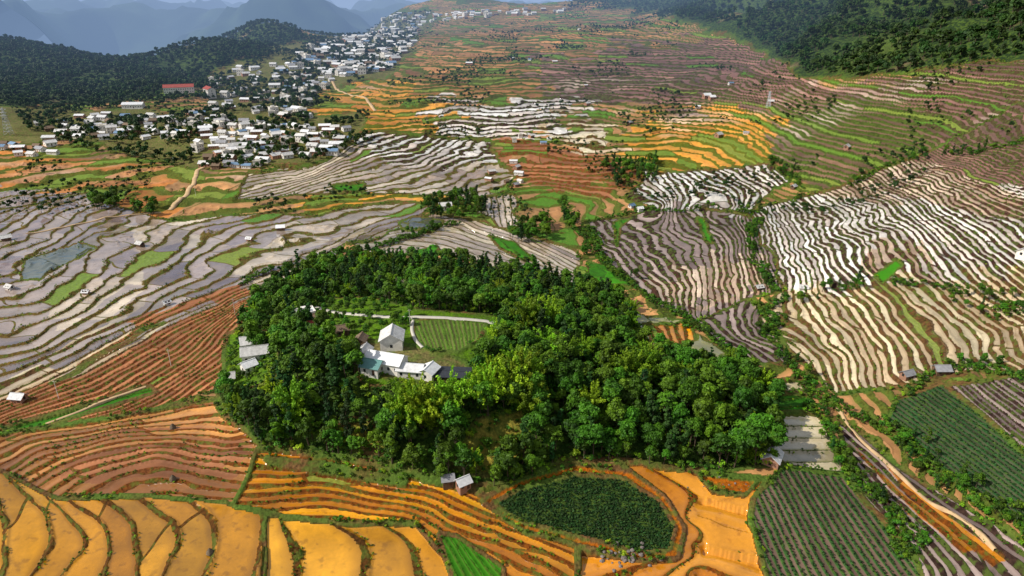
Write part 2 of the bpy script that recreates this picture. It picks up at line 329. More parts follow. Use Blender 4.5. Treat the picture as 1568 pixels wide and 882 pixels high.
def cattr(me,n,v):
    a=me.attributes.new(n,'FLOAT_COLOR','POINT'); v=np.asarray(v,np.float32).reshape(-1,3); a.data.foreach_set('color',np.c_[v,np.ones(len(v),np.float32)].ravel())
# ---------- node helper
class N:
    def __init__(s,name,tree=None):
        if tree: s.t=tree; return
        s.m=bpy.data.materials.new(name); s.m.use_nodes=True; s.t=s.m.node_tree; s.b=s.t.nodes['Principled BSDF']
    def n(s,ty,ins={},**kw):
        d=s.t.nodes.new(ty)
        for k,v in kw.items(): setattr(d,k,v)
        for k,v in ins.items(): s.set(d.inputs[k],v)
        return d
    def set(s,i,v):
        if isinstance(v,bpy.types.NodeSocket): s.t.links.new(v,i)
        else:
            if i.type=='VECTOR' and hasattr(v,'__len__'): v=tuple(v)[:3]
            i.default_value=v
    def ma(s,op,a,b=0,c=0):
        d=s.n('ShaderNodeMath',operation=op); s.set(d.inputs[0],a); s.set(d.inputs[1],b); s.set(d.inputs[2],c); return d.outputs[0]
    def at(s,n,col=False): return s.n('ShaderNodeAttribute',attribute_name=n).outputs['Color' if col else 'Fac']
    def mix(s,f,a,b,bt='MIX'):
        d=s.n('ShaderNodeMix',data_type='RGBA',blend_type=bt); s.set(d.inputs[0],f); s.set(d.inputs[6],a); s.set(d.inputs[7],b); return d.outputs[2]
    def noise(s,sc,det=3,vec=None,out='Fac'):
        d=s.n('ShaderNodeTexNoise',{'Scale':sc,'Detail':det}); 
        if vec is not None: s.set(d.inputs['Vector'],vec)
        return d.outputs[out]
    def ramp(s,x,lo,hi,a=0.,b=1.):
        return s.n('ShaderNodeMapRange',{0:x,1:lo,2:hi,3:a,4:b}).outputs[0]
    def bri(s,c,f):
        d=s.n('ShaderNodeVectorMath',operation='SCALE'); s.set(d.inputs[0],c); s.set(d.inputs['Scale'],f); return d.outputs[0]
def c4(c): l=lin(c); return (l[0],l[1],l[2],1)
# terrain material
k=N('terrain_mat')
pos=k.n('ShaderNodeNewGeometry').outputs['Position']
T=k.at('T'); Sx=k.at('S'); ri=k.at('rid'); ww=k.at('w'); g_=k.at('gp'); we=k.at('wet')
n_a=k.noise(.9,4,pos); n_b=k.noise(.1,4,pos); n_c=k.noise(.35,3,pos)
tn=k.ma('ADD',T,k.ma('MULTIPLY',k.ma('SUBTRACT',n_a,.5),.12))
idn=k.ma('FLOOR',tn); frn=k.ma('FRACT',tn)
wn1=k.n('ShaderNodeTexWhiteNoise',{'Vector':k.n('ShaderNodeCombineXYZ',{0:idn,1:ri}).outputs[0]}).outputs['Value']
sx=k.ma('ADD',Sx,k.ma('MULTIPLY',wn1,7)); sid=k.ma('FLOOR',sx); sfr=k.ma('FRACT',sx)
wnv=k.n('ShaderNodeTexWhiteNoise',{'Vector':k.n('ShaderNodeCombineXYZ',{0:idn,1:sid,2:ri}).outputs[0]}).outputs['Color']
sep=k.n('ShaderNodeSeparateColor'); k.set(sep.inputs[0],wnv); r1,r2,r3=sep.outputs
tread=k.mix(r1,k.at('cA',1),k.at('cB',1))
tread=k.bri(tread,k.ramp(r2,0,1,.62,1.16))
tread=k.bri(tread,k.ramp(n_b,.3,.7,.74,1.18))
tread=k.bri(tread,k.ramp(n_a,.3,.7,.92,1.06))
mar=k.ramp(frn,.8,1,0,.5)
tread=k.mix(k.ma('MAXIMUM',mar,k.ramp(n_c,.58,.7,0,.4)),tread,k.bri(k.at('cR',1),1.35))
isg=k.ma('LESS_THAN',r3,g_)
grn=k.bri(k.mix(r2,c4((76,122,36)),c4((122,136,56))),k.ramp(n_a,.3,.7,.7,1.25))
tread=k.mix(isg,tread,grn)
riser=k.bri(k.at('cR',1),k.ramp(n_a,.3,.7,.5,1.4))
riser=k.bri(riser,k.ramp(n_b,.3,.7,.75,1.2))
riser=k.mix(k.ramp(n_c,.47,.6,0,.62),riser,c4((80,102,36)))
wv=k.ma('MULTIPLY',ww,k.ramp(k.noise(.16,3,pos),.3,.7,.6,1.4))
wv=k.ma('MULTIPLY',wv,k.ramp(wn1,0,1,.55,1.35))
rm=k.ramp(k.ma('SUBTRACT',wv,frn),-.02,.02,0,1)
cross=k.ma('MULTIPLY',k.ma('LESS_THAN',sfr,.025),k.ma('LESS_THAN',wn1,.9))
rm=k.ma('MAXIMUM',rm,cross)
col=k.mix(rm,tread,riser)
wetm=k.ma('MULTIPLY',k.ma('MULTIPLY',we,k.ma('SUBTRACT',1,rm)),k.ma('SUBTRACT',1,isg))
k.set(k.b.inputs['Base Color'],col)
k.set(k.b.inputs['Roughness'],k.ramp(wetm,0,1,.95,.07))
k.set(k.b.inputs['Specular IOR Level'],k.ramp(wetm,0,1,.15,.7))
bh=k.ma('MULTIPLY',n_a,k.ma('ADD',rm,.012))
bmp=k.n('ShaderNodeBump',{'Strength':.7,'Distance':.9,'Height':bh}); k.set(k.b.inputs['Normal'],bmp.outputs[0])
idx=np.arange(NU*NV).reshape(NV,NU)
quads=np.stack([idx[:-1,:-1],idx[:-1,1:],idx[1:,1:],idx[1:,:-1]],-1).reshape(-1,4)
me=mesh_np('terrain',np.stack([X,Y,Z],-1).reshape(-1,3),quads,[k.m],True)
for n_,v_ in(('T',Tt),('S',S),('rid',gid),('w',w),('gp',gp),('wet',wet)): fattr(me,n_,v_)
for n_,v_ in(('cA',cA),('cB',cB),('cR',cR)): cattr(me,n_,v_)
addobj('terraced_terrain',me)
print('terrain mesh',time.time()-T00)
def hz(x,y):
    x=np.asarray(x,float);y=np.asarray(y,float)
    j=np.clip(np.searchsorted(ys,y)-1,0,NV-2); fy=np.clip((y-ys[j])/(ys[j+1]-ys[j]),0,1)
    ui=(x/(y+80)-us[0])/(us[1]-us[0]); i=np.clip(np.floor(ui).astype(int),0,NU-2); fx=np.clip(ui-i,0,1)
    return (Z[j,i]*(1-fx)+Z[j,i+1]*fx)*(1-fy)+(Z[j+1,i]*(1-fx)+Z[j+1,i+1]*fx)*fy
tt=np.geomspace(120,3600,1500)
def place(px,py):
    a,b,c=ray(px,py); n=math.sqrt(a*a+b*b+c*c); a/=n;b/=n;c/=n
    x=a*tt;y=b*tt;z=CAMZ+c*tt; h=hz(x,y); s=np.where(h>z)[0]
    i=s[0] if len(s) else len(tt)-1
    if i>0: d0=z[i-1]-h[i-1]; d1=z[i]-h[i]; f=d0/(d0-d1+1e-9); t=tt[i-1]+(tt[i]-tt[i-1])*f
    else: t=tt[0]
    x,y=a*t,b*t
    return x,y,float(hz(x,y))
# ---------- foliage
def leafmat(name,dark,light,tr=.25):
    k=N(name); tone=k.at('tone'); oi=k.n('ShaderNodeObjectInfo').outputs['Random']
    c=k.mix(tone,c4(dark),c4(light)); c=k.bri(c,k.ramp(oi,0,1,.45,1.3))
    hs=k.n('ShaderNodeHueSaturation',{'Hue':k.ramp(k.ma('FRACT',k.ma('MULTIPLY',oi,7.3)),0,1,.47,.52),'Saturation':1.08,'Value':1.,'Color':c}); c=hs.outputs[0]
    k.set(k.b.inputs['Base Color'],c); k.b.inputs['Roughness'].default_value=.6; k.b.inputs['Specular IOR Level'].default_value=.25
    tb=k.n('ShaderNodeBsdfTranslucent',{'Color':c}); mx=k.n('ShaderNodeMixShader',{0:tr}); 
    k.t.links.new(k.b.outputs[0],mx.inputs[1]); k.t.links.new(tb.outputs[0],mx.inputs[2])
    k.t.links.new(mx.outputs[0],k.t.nodes['Material Output'].inputs[0]); return k.m
LEAF=leafmat('leaf_mat',(24,52,18),(94,138,46),.2); BAM=leafmat('bamboo_leaf_mat',(66,110,30),(158,196,70),.3); PINE=leafmat('dark_leaf_mat',(20,46,22),(58,96,42),.2); CROP=leafmat('crop_leaf_mat',(26,54,26),(62,96,48),.2)
FARL=leafmat('far_leaf_mat',(24,46,20),(64,92,40),.2)
def bark(c):
    k=N('bark_mat'); k.set(k.b.inputs['Base Color'],k.bri(k.mix(k.noise(3,4),c4(c),c4([v*.5 for v in c])),1.)); k.b.inputs['Roughness'].default_value=.9; return k.m
BARK=bark((96,80,62)); BARKW=bark((178,166,148))
class MB:
    def __init__(s): s.v=[];s.f=[];s.t=[];s.m=[];s.n=0
    def quads(s,V,tone,mi):
        n=len(V); s.v.append(V.reshape(-1,3)); s.f.append(np.arange(n*4).reshape(n,4)+s.n); s.t.append(np.repeat(tone,4)); s.m.append(np.full(n,mi)); s.n+=n*4
    def tube(s,p,q,r0,r1,mi=1,k=5):
        p=np.array(p,float);q=np.array(q,float);d=q-p;d/=np.linalg.norm(d)+1e-9
        a=np.cross(d,[0,0,1] if abs(d[2])<.9 else [1,0,0]);a/=np.linalg.norm(a);b=np.cross(d,a)
        an=np.linspace(0,2*math.pi,k,endpoint=False); c=np.cos(an)[:,None]*a+np.sin(an)[:,None]*b
        lo=p+c*r0;hi=q+c*r1; lo2=np.roll(lo,-1,0);hi2=np.roll(hi,-1,0)
        s.quads(np.stack([lo,lo2,hi2,hi],1),np.full(k,.3),mi)
    def leaves(s,C,Nn,size,tone,mi=0):
        n=len(C); Nn=Nn/(np.linalg.norm(Nn,axis=1,keepdims=True)+1e-9)
        a=np.cross(Nn,rng.normal(size=(n,3)));a/=np.linalg.norm(a,axis=1,keepdims=True)+1e-9;b=np.cross(Nn,a)
        sz=(size*rng.uniform(.6,1.4,n))[:,None]; a=a*sz;b=b*sz*.7
        s.quads(np.stack([C-a,C-b*.9,C+a,C+b],1),tone,mi)
    def obj(s,name,mats,col):
        me=mesh_np(name,np.concatenate(s.v),np.concatenate(s.f),mats,False,np.concatenate(s.m)); fattr(me,'tone',np.clip(np.concatenate(s.t),0,1)); 
        return addobj(name,me,col=col)
def crown(mb,cx,cz,rx,rz,ncl,nl,crad,leaf,base=.45):
    for i in range(ncl):
        d=rng.normal(size=3); d/=np.linalg.norm(d); 
        if d[2]<-.45: d[2]*=-1
        rr=rng.uniform(.45,1.05)
        c=np.array([cx[0]+d[0]*rx*rr,cx[1]+d[1]*rx*rr,cz+d[2]*rz*rr]); cr=crad*rng.uniform(.6,1.25)
        n=rng.normal(size=(nl,3)); n/=np.linalg.norm(n,axis=1,keepdims=True); n[:,2]=np.where(n[:,2]<-.3,-n[:,2],n[:,2])
        pts=c+n*cr*rng.uniform(.55,1.05,(nl,1))*[1,1,.75]
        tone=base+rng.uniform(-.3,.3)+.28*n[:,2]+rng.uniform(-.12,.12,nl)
        mb.leaves(pts,n+rng.normal(size=(nl,3))*.45+[0,0,.35],leaf,tone)
def broad(name,col,h,r,seed,ncl=34,nl=46,leaf=.42,mat=None):
    mb=MB(); th=h*.45; mb.tube((0,0,-.8),(0.1,0,th),.28,.17,k=7)
    off=[rng.uniform(-.25,.25)*r,rng.uniform(-.25,.25)*r]
    for i in range(6):
        a=i*1.05+rng.uniform(0,.6); mb.tube((.1,0,th*rng.uniform(.7,1)),(off[0]+math.cos(a)*r*.65,off[1]+math.sin(a)*r*.65,h*rng.uniform(.6,.85)),.13,.04,k=4)
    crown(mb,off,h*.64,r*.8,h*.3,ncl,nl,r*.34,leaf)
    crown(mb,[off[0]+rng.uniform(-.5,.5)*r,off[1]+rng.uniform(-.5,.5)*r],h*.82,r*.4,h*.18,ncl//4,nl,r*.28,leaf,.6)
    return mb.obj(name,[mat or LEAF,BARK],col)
def tall(name,col,h,r,mat):
    mb=MB(); mb.tube((0,0,-.8),(0,0,h*.9),.22,.06,k=6)
    for i in range(9):
        f=.25+.72*i/8; rr=r*(1.1-.85*abs(f-.35)); a=rng.uniform(0,6.28)
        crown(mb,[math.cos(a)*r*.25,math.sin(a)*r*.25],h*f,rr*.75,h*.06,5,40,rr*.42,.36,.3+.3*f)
    return mb.obj(name,[mat,BARK],col)
def bamboo(name,col,h):
    mb=MB()
    for i in range(24):
        a=rng.uniform(0,6.28); lean=rng.uniform(.1,.5)*h; hh=h*rng.uniform(.65,1.05); p0=np.array([math.cos(a)*.6,math.sin(a)*.6,-.4]); prev=p0
        tn=rng.uniform(-.3,.2)
        for j in range(1,10):
            t=j/9; p=np.array([math.cos(a)*(.6+lean*t**2.2),math.sin(a)*(.6+lean*t**2.2),hh*(t-.22*t**4*(lean/h)*3)])
            mb.tube(prev,p,.06*(1.1-t),.06*(1-t)+.01,k=3)
            if j>=2:
                n=26; sp_=.5*(1.15-.85*t)
                c=prev+(p-prev)*rng.uniform(0,1,(n,1))+rng.normal(size=(n,3))*[sp_,sp_,.3]
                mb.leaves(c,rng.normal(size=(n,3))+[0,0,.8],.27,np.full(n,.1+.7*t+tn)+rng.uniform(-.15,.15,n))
            prev=p
    return mb.obj(name,[BAM,BARK],col)
def bare(name,col,h):
    mb=MB()
    def br(p,d,l,r,k):
        q=p+d*l; mb.tube(p,q,r,r*.6,k=4)
        if k>0:
            for i in range(3): 
                e=d+rng.normal(size=3)*.5; e[2]+=.15; e/=np.linalg.norm(e); br(p+d*l*rng.uniform(.6,1),e,l*.68,r*.6,k-1)
    br(np.array([0,0,-.4]),np.array([0,0,1.]),h*.36,.2,4)
    n=60; c=rng.normal(size=(n,3))*[1.6,1.6,1.2]+[0,0,h*.7]; mb.leaves(c,rng.normal(size=(n,3)),.2,np.full(n,.8))
    return mb.obj(name,[BAM,BARKW],col)
def bush(name,col,r,h,ncl,nl,leaf,mat,base=.45):
    mb=MB(); mb.tube((0,0,-.2),(0,0,h*.5),.05,.03,k=4); 
    for i in range(4):
        a=i*1.6; mb.tube((0,0,0),(math.cos(a)*r*.5,math.sin(a)*r*.5,h*.6),.03,.015,k=3)
    crown(mb,[0,0],h*.5,r*.6,h*.35,ncl,nl,r*.45,leaf,base); return mb.obj(name,[mat,BARK],col)
def fart(name,col,h,r):
    mb=MB(); mb.tube((0,0,-1),(0,0,h*.5),.3,.2,k=4); crown(mb,[0,0],h*.6,r*.75,h*.33,12,16,r*.42,1.05); return mb.obj(name,[FARL,BARK],col)
def newcol(n): return bpy.data.collections.new(n)
cF=newcol('hill_tree_kinds')
for i in range(5): broad('a%d_broadleaf_tree'%i,cF,rng.uniform(9,12.5),rng.uniform(3,4.6),i)
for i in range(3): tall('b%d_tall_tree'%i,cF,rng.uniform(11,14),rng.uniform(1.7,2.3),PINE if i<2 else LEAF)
for i in range(2): bamboo('c%d_bamboo_clump'%i,cF,12)
bare('d0_bare_tree',cF,9)
cB_=newcol('bush_kinds')
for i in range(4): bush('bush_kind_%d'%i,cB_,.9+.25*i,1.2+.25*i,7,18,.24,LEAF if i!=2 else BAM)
cT=newcol('far_tree_kinds')
for i in range(4): fart('far_tree_kind_%d'%i,cT,rng.uniform(7,11),rng.uniform(3,4.5))
cC=newcol('crop_kinds')
for i in range(3): bush('crop_kind_%d'%i,cC,.5,.6,3,9,.2,CROP,.4)
def instancer(name,pts,scl,idxs,col,tilt=.06):
    n=len(pts); me=bpy.data.meshes.new(name); me.vertices.add(n); me.vertices.foreach_set('co',np.asarray(pts,np.float32).ravel())
    rot=np.c_[rng.normal(0,tilt,n),rng.normal(0,tilt,n),rng.uniform(0,6.28,n)]
    a=me.attributes.new('rot','FLOAT_VECTOR','POINT'); a.data.foreach_set('vector',rot.astype(np.float32).ravel())
    a=me.attributes.new('scl','FLOAT_VECTOR','POINT'); a.data.foreach_set('vector',np.asarray(scl,np.float32).ravel())
    a=me.attributes.new('idx','INT','POINT'); a.data.foreach_set('value',np.asarray(idxs,np.int32))
    o=addobj(name,me); g=bpy.data.node_groups.new(name,'GeometryNodeTree')
    g.interface.new_socket('Geometry',in_out='INPUT',socket_type='NodeSocketGeometry'); g.interface.new_socket('Geometry',in_out='OUTPUT',socket_type='NodeSocketGeometry')
    gi=g.nodes.new('NodeGroupInput');go=g.nodes.new('NodeGroupOutput');ip=g.nodes.new('GeometryNodeInstanceOnPoints');ci=g.nodes.new('GeometryNodeCollectionInfo')
    ci.inputs[0].default_value=col; ci.inputs['Separate Children'].default_value=True; ci.inputs['Reset Children'].default_value=True
    def na(nm,ty):
        d=g.nodes.new('GeometryNodeInputNamedAttribute'); d.data_type=ty; d.inputs[0].default_value=nm; return [s for s in d.outputs if s.enabled and s.name=='Attribute'][0]
    L=g.links.new; L(gi.outputs[0],ip.inputs['Points']);L(ci.outputs[0],ip.inputs['Instance']);ip.inputs['Pick Instance'].default_value=True
    L(na('idx','INT'),ip.inputs['Instance Index']);L(na('rot','FLOAT_VECTOR'),ip.inputs['Rotation']);L(na('scl','FLOAT_VECTOR'),ip.inputs['Scale'])
    L(ip.outputs[0],go.inputs[0]); md=o.modifiers.new('scatter','NODES'); md.node_group=g; print(name,n); return o
def scatter(mask,sp,limit=None):
    ii=np.flatnonzero(mask.ravel()); rng.shuffle(ii)
    x=X.ravel()[ii];y=Y.ravel()[ii]
    kx=np.floor(x/sp).astype(np.int64);ky=np.floor(y/sp).astype(np.int64)
    _,u=np.unique(kx*100003+ky,return_index=True); ii=ii[u]; rng.shuffle(ii)
    if limit: ii=ii[:limit]
    x=X.ravel()[ii]+rng.uniform(-.2,.2,len(ii))*sp; y=Y.ravel()[ii]+rng.uniform(-.2,.2,len(ii))*sp
    return np.c_[x,y,hz(x,y)]
def scl(n,a,b):
    s=rng.uniform(a,b,n); return np.c_[s*rng.uniform(.9,1.1,n),s*rng.uniform(.9,1.1,n),s*rng.uniform(.9,1.15,n)]
# hill forest
hillm=inpoly(HILL,PXw,PYw); clearm=inpoly(CLEAR,PX,PY)
forest=hillm&~clearm&~inpoly([(530,575),(735,575),(720,632),(550,632)],PX,PY)
for i,o in enumerate(OPEN):
    forest&=~(inpoly(o,PXw,PYw)&(vn(X/5,Y/5,7)>(.12 if i in(1,3,4) else .3)))
forest&=~inpoly([(345,545),(425,540),(430,600),(350,612)],PX,PY)
p=scatter(forest,4.4); qx,qy=chart(p[:,0],p[:,1],p[:,2]); n=len(p)
kind=rng.choice([0,1,2,3,4,5,6,7],n,p=[.17,.17,.17,.16,.15,.08,.06,.04])
tl=inpoly([(350,570),(560,570),(560,690),(400,690)],qx,qy)|inpoly([(420,480),(560,390),(900,430),(900,470),(600,440)],qx,qy); kk=tl&(rng.random(n)<.5); kind[kk]=rng.choice([5,6,7],kk.sum())
kk=(rng.random(n)<.05); kind[kk]=rng.choice([8,9],kk.sum())
kk=rng.random(n)<.015; kind[kk]=10
s=scl(n,.5,1.15); back=qy<520; s[back]*=.82
front=inpoly([(520,580),(760,580),(740,670),(540,670)],qx,qy); s[front]*=.72
lf=inpoly([(330,590),(440,590),(440,650),(330,650)],qx,qy); s[lf]*=.75
instancer('hill_forest_trees',p,s,kind,cF)
bp=[]
for cx_,cy_,nn_,sx_,sy_ in[(640,655,8,30,12),(755,600,9,34,18),(800,620,5,22,12),(815,505,6,28,12),(690,640,3,20,10),(965,585,3,16,8),(450,640,2,10,6),(870,560,3,16,10)]:
    for _ in range(nn_): bp.append(place(random.gauss(cx_,sx_*.6),random.gauss(cy_,sy_*.6)))
n=len(bp); instancer('bamboo_grove',np.array(bp),scl(n,.9,1.5),rng.choice([8,9],n),cF)
p=scatter(hillm&~clearm,3.0); n=len(p); instancer('hill_undergrowth_bushes',p,scl(n,.6,1.6),rng.integers(0,4,n),cB_)
GRV=[[(640,322),(665,308),(735,302),(748,330),(700,338),(655,335)],[(925,255),(1005,248),(1000,283),(945,288),(920,270)],[(140,310),(180,305),(180,325),(145,322)],[(800,345),(840,340),(842,368),(800,372),(775,360)],[(205,322),(245,317),(235,333),(208,332)],[(865,335),(885,342),(875,355),(855,350)]]
m=np.zeros(X.shape,bool)
for g in GRV: m|=inpoly(g,PX,PY)&(vn(X/9,Y/9,8)>.3)
p=scatter(m,6); n=len(p); instancer('valley_grove_trees',p,scl(n,.5,.95),rng.integers(0,8,n),cF)
m=inpoly([(470,462),(640,470),(620,500),(560,515),(500,515)],PX,PY)
p=scatter(m&(vn(X/6,Y/6,3)>.45),5); n=len(p); instancer('garden_trees',p,scl(n,.25,.45),rng.integers(0,5,n),cF)
# far forests
FM=[([(-900,40),(0,58),(180,80),(250,125),(240,150),(60,165),(-900,190)],7.5,.9,.26),([(200,92),(300,40),(400,25),(470,55),(330,105),(320,140),(240,130)],8,.9,.26),
    ([(1130,40),(1230,110),(1340,110),(1568,90),(2200,90),(2200,-900),(1000,-900),(880,10),(1000,22)],8.2,1.0,.3)]
pts=[];ss=[]
for poly,sp,sc,th in FM:
    mk=inpoly(poly,PXb,PYb)&(Y<2300)&(PY>-160)&(vn(X/70,Y/70,44)+.3*vn(X/15,Y/15,45)>th)
    p=scatter(mk,sp,30000); pts.append(p); ss.append(scl(len(p),.6*sc,1.3*sc))
p=np.concatenate(pts); instancer('distant_mountain_forest',p,np.concatenate(ss),rng.integers(0,4,len(p)),cT)
VP=[[(0,150),(300,140),(560,160),(570,215),(470,250),(300,262),(60,215)],[(330,80),(600,20),(660,20),(600,110),(480,150),(480,180),(330,180)]]
m=np.zeros(X.shape,bool)
for g in VP: m|=inpoly(g,PX,PY)
p=scatter(m&(vn(X/25,Y/25,14)>.54),7.5); n=len(p); instancer('village_trees',p,scl(n,.45,.95),rng.integers(0,4,n),cT)
m=(PY<330)&(PY>10)&(Y<2200)&(Y>430)&(np.abs(U)<.85)&(gid!=gidx['M'])&(vn(X/45,Y/45,77)+.5*vn(X/12,Y/12,78)>.96)
p=scatter(m,7,7000); n=len(p); instancer('scattered_slope_trees',p,scl(n,.2,.7)*rng.uniform(.6,1,(n,1)),rng.integers(0,4,n),cT)
def polydist(pl,x,y):
    d=np.full(x.shape,1e9)
    for a,b in zip(pl[:-1],pl[1:]):
        ax,ay=a;bx,by=b; t=np.clip(((x-ax)*(bx-ax)+(y-ay)*(by-ay))/((bx-ax)**2+(by-ay)**2),0,1); d=np.minimum(d,np.hypot(x-ax-t*(bx-ax),y-ay-t*(by-ay)))
    return d
HED=[[(1195,460),(1165,480),(1230,570),(1290,620),(1370,650),(1430,720),(1568,815),(1700,900)],[(1400,592),(1500,565),(1568,580),(1700,600)],[(1250,600),(1300,725),(1400,850)],[(890,350),(960,435),(1050,490),(1170,590)]]
HED2=[[(1150,330),(1170,400),(1195,460)],[(1195,458),(1400,440),(1700,410)],[(890,340),(1000,318),(1150,328)],[(1240,290),(1400,245),(1568,215)],[(560,380),(640,352),(700,345)],[(1180,250),(1240,290),(1200,310)],[(370,440),(450,400),(560,380)],[(860,300),(880,345),(900,400)]]
Xw=X+fbm(X/30,Y/30,41,3)*9; Yw=Y+fbm(X/30,Y/30,43,3)*12
dm=np.full(X.shape,1e9); dm2=dm.copy()
for h in HED: dm=np.minimum(dm,polydist([place(*q)[:2] for q in h],Xw,Yw))
for h in HED2: dm2=np.minimum(dm2,polydist([place(*q)[:2] for q in h],Xw,Yw))
mk=((dm<3.0*(.2+1.4*vn(X/11,Y/11,9)))|((dm2<2.2)&(vn(X/13,Y/13,12)>.45)))&(Y<800)
p=scatter(mk,1.9); n=len(p); instancer('stream_hedge_bushes',p,scl(n,.6,1.6),rng.choice([0,1,3],n),cB_)
p=scatter(((dm<5)|(dm2<4))&(vn(X/13,Y/13,19)>.68)&(Y<800),7); n=len(p); instancer('hedge_trees',p,scl(n,.3,.55),rng.integers(0,8,n),cF)
p=scatter(bd&(Y<650)&(vn(X/10,Y/10,29)>.6)&~iscrop,2.2); n=len(p); instancer('bund_bushes',p,scl(n,.3,.85),rng.integers(0,4,n),cB_)
m=(w<1)&~rowlike&(fr<.22)&(Y<420)&(vn(X/8,Y/8,39)>.6)
p=scatter(m,1.7,9000); n=len(p); instancer('riser_weeds',p,scl(n,.2,.45),rng.integers(0,4,n),cB_)
m=np.isin(rid,[i for i,r in enumerate(R) if r[1]=='crop'])&~bd
p=scatter(m,.72); n=len(p); instancer('lotus_crop_plants',p,scl(n,.5,1.2),rng.integers(0,3,n),cC)
m=rowlike&~bd&(fr<.36)&(fr>.06)&(Y<330)&~clearm
p=scatter(m,.8,16000); n=len(p); instancer('vegetable_row_plants',p,scl(n,.5,1.0),rng.integers(0,3,n),cC)
print('foliage',time.time()-T00)
# ---------- buildings
def plain(name,c,rough=.8,var=.15,sc=.8,corr=0):
    k=N(name); oc=k.n('ShaderNodeTexCoord').outputs['Object']; oi=k.n('ShaderNodeObjectInfo').outputs['Random']
    c_=k.bri(c4(c),k.ramp(k.noise(sc,4,oc),.3,.7,1-var,1+var)); c_=k.bri(c_,k.ramp(oi,0,1,.8,1.1))
    k.set(k.b.inputs['Base Color'],c_); k.b.inputs['Roughness'].default_value=rough
    if corr:
        wv=k.n('ShaderNodeTexWave',{'Scale':1.6,'Vector':oc}); bp=k.n('ShaderNodeBump',{'Strength':.6,'Distance':.08,'Height':wv.outputs['Fac']}); k.set(k.b.inputs['Normal'],bp.outputs[0])
    return k.m
WALLS=[plain('plaster_wall',(226,220,210)),plain('brick_wall',(164,122,98)),plain('timber_wall',(110,84,62))]
ROOFS={'white':plain('white_metal_roof',(232,232,232),.5,.14,.8,1),'grey':plain('grey_tile_roof',(156,156,160),.7,.2,.8,1),'lgrey':plain('cement_roof',(208,206,202),.7,.2,.8,1),'blue':plain('blue_metal_roof',(110,140,170),.5,.1,.8,1),'teal':plain('teal_metal_roof',(110,160,155),.5,.1,.8,1),'red':plain('red_roof',(170,70,52),.6,.15,.8,1),'brown':plain('thatch_roof',(120,100,80),.9,.3,2),'dark':plain('dark_net_roof',(42,46,54),.7,.2)}
WIN=plain('window_dark',(30,34,40),.3,.1); DOOR=plain('door_wood',(86,58,40)); CONC=plain('concrete',(212,206,192),.9,.12,.5)
def box(vs,fs,ms,x0,x1,y0,y1,z0,z1,m):
    b=len(vs); vs+= [(x0,y0,z0),(x1,y0,z0),(x1,y1,z0),(x0,y1,z0),(x0,y0,z1),(x1,y0,z1),(x1,y1,z1),(x0,y1,z1)]
    for f in((3,2,1,0),(4,5,6,7),(0,1,5,4),(1,2,6,5),(2,3,7,6),(3,0,4,7)): fs.append([b+i for i in f]); ms.append(m)
def house(L,Wd,h,rh,roof,wall,flat=False,st=1):
    vs=[];fs=[];ms=[]
    box(vs,fs,ms,-L/2,L/2,-Wd/2,Wd/2,-1.5,h,0)
    nw=max(2,int(L/2.6))
    for s_ in range(st):
        zz=.9+s_*3.0
        for i in range(nw):
            x=-L/2+(i+.5)*L/nw
            for sy in(-1,1):
                y0=sy*Wd/2
                if i==nw//2 and s_==0: box(vs,fs,ms,x-.5,x+.5,min(y0,y0+sy*.05),max(y0,y0+sy*.05),0,2.1,3)
                else: box(vs,fs,ms,x-.45,x+.45,min(y0,y0+sy*.04),max(y0,y0+sy*.04),zz,zz+1.2,2)
        for sx_ in(-1,1):
            x0=sx_*L/2; box(vs,fs,ms,min(x0,x0+sx_*.04),max(x0,x0+sx_*.04),-.5,.5,zz,zz+1.2,2)
    if flat:
        box(vs,fs,ms,-L/2-.3,L/2+.3,-Wd/2-.3,Wd/2+.3,h,h+.25,1)
        for a in((-L/2-.3,L/2+.3,-Wd/2-.3,-Wd/2-.1),(-L/2-.3,L/2+.3,Wd/2+.1,Wd/2+.3),(-L/2-.3,-L/2-.1,-Wd/2-.1,Wd/2+.1),(L/2+.1,L/2+.3,-Wd/2-.1,Wd/2+.1)): box(vs,fs,ms,*a,h+.25,h+.8,0)
        box(vs,fs,ms,-L/4,L/4-.8,-1,1,h+.25,h+2.2,0)
    else:
        o=.6; b=len(vs)
        for sx_ in(-1,1): vs+= [(sx_*L/2,-Wd/2,h),(sx_*L/2,Wd/2,h),(sx_*L/2,0,h+rh)]
        fs.append([b,b+1,b+2]);ms.append(0);fs.append([b+3,b+5,b+4]);ms.append(0)
        dz=rh*o/(Wd/2)
        for sy in(-1,1):
            b=len(vs); x=L/2+o
            for zz in(.06,.2): vs+= [(-x,sy*(Wd/2+o),h-dz+zz),(x,sy*(Wd/2+o),h-dz+zz),(x,0,h+rh+zz),(-x,0,h+rh+zz)]
            for f in((0,1,2,3),(4,5,6,7),(0,1,5,4),(1,2,6,5),(3,0,4,7)): fs.append([b+i for i in f]);ms.append(1)
        box(vs,fs,ms,-L/2-.6,L/2+.6,-.15,.15,h+rh+.1,h+rh+.3,1)
    me=bpy.data.meshes.new('house'); me.from_pydata(vs,[],fs); me.polygons.foreach_set('material_index',ms)
    for m in(wall,roof,WIN,DOOR): me.materials.append(m)
    me.update(); return me
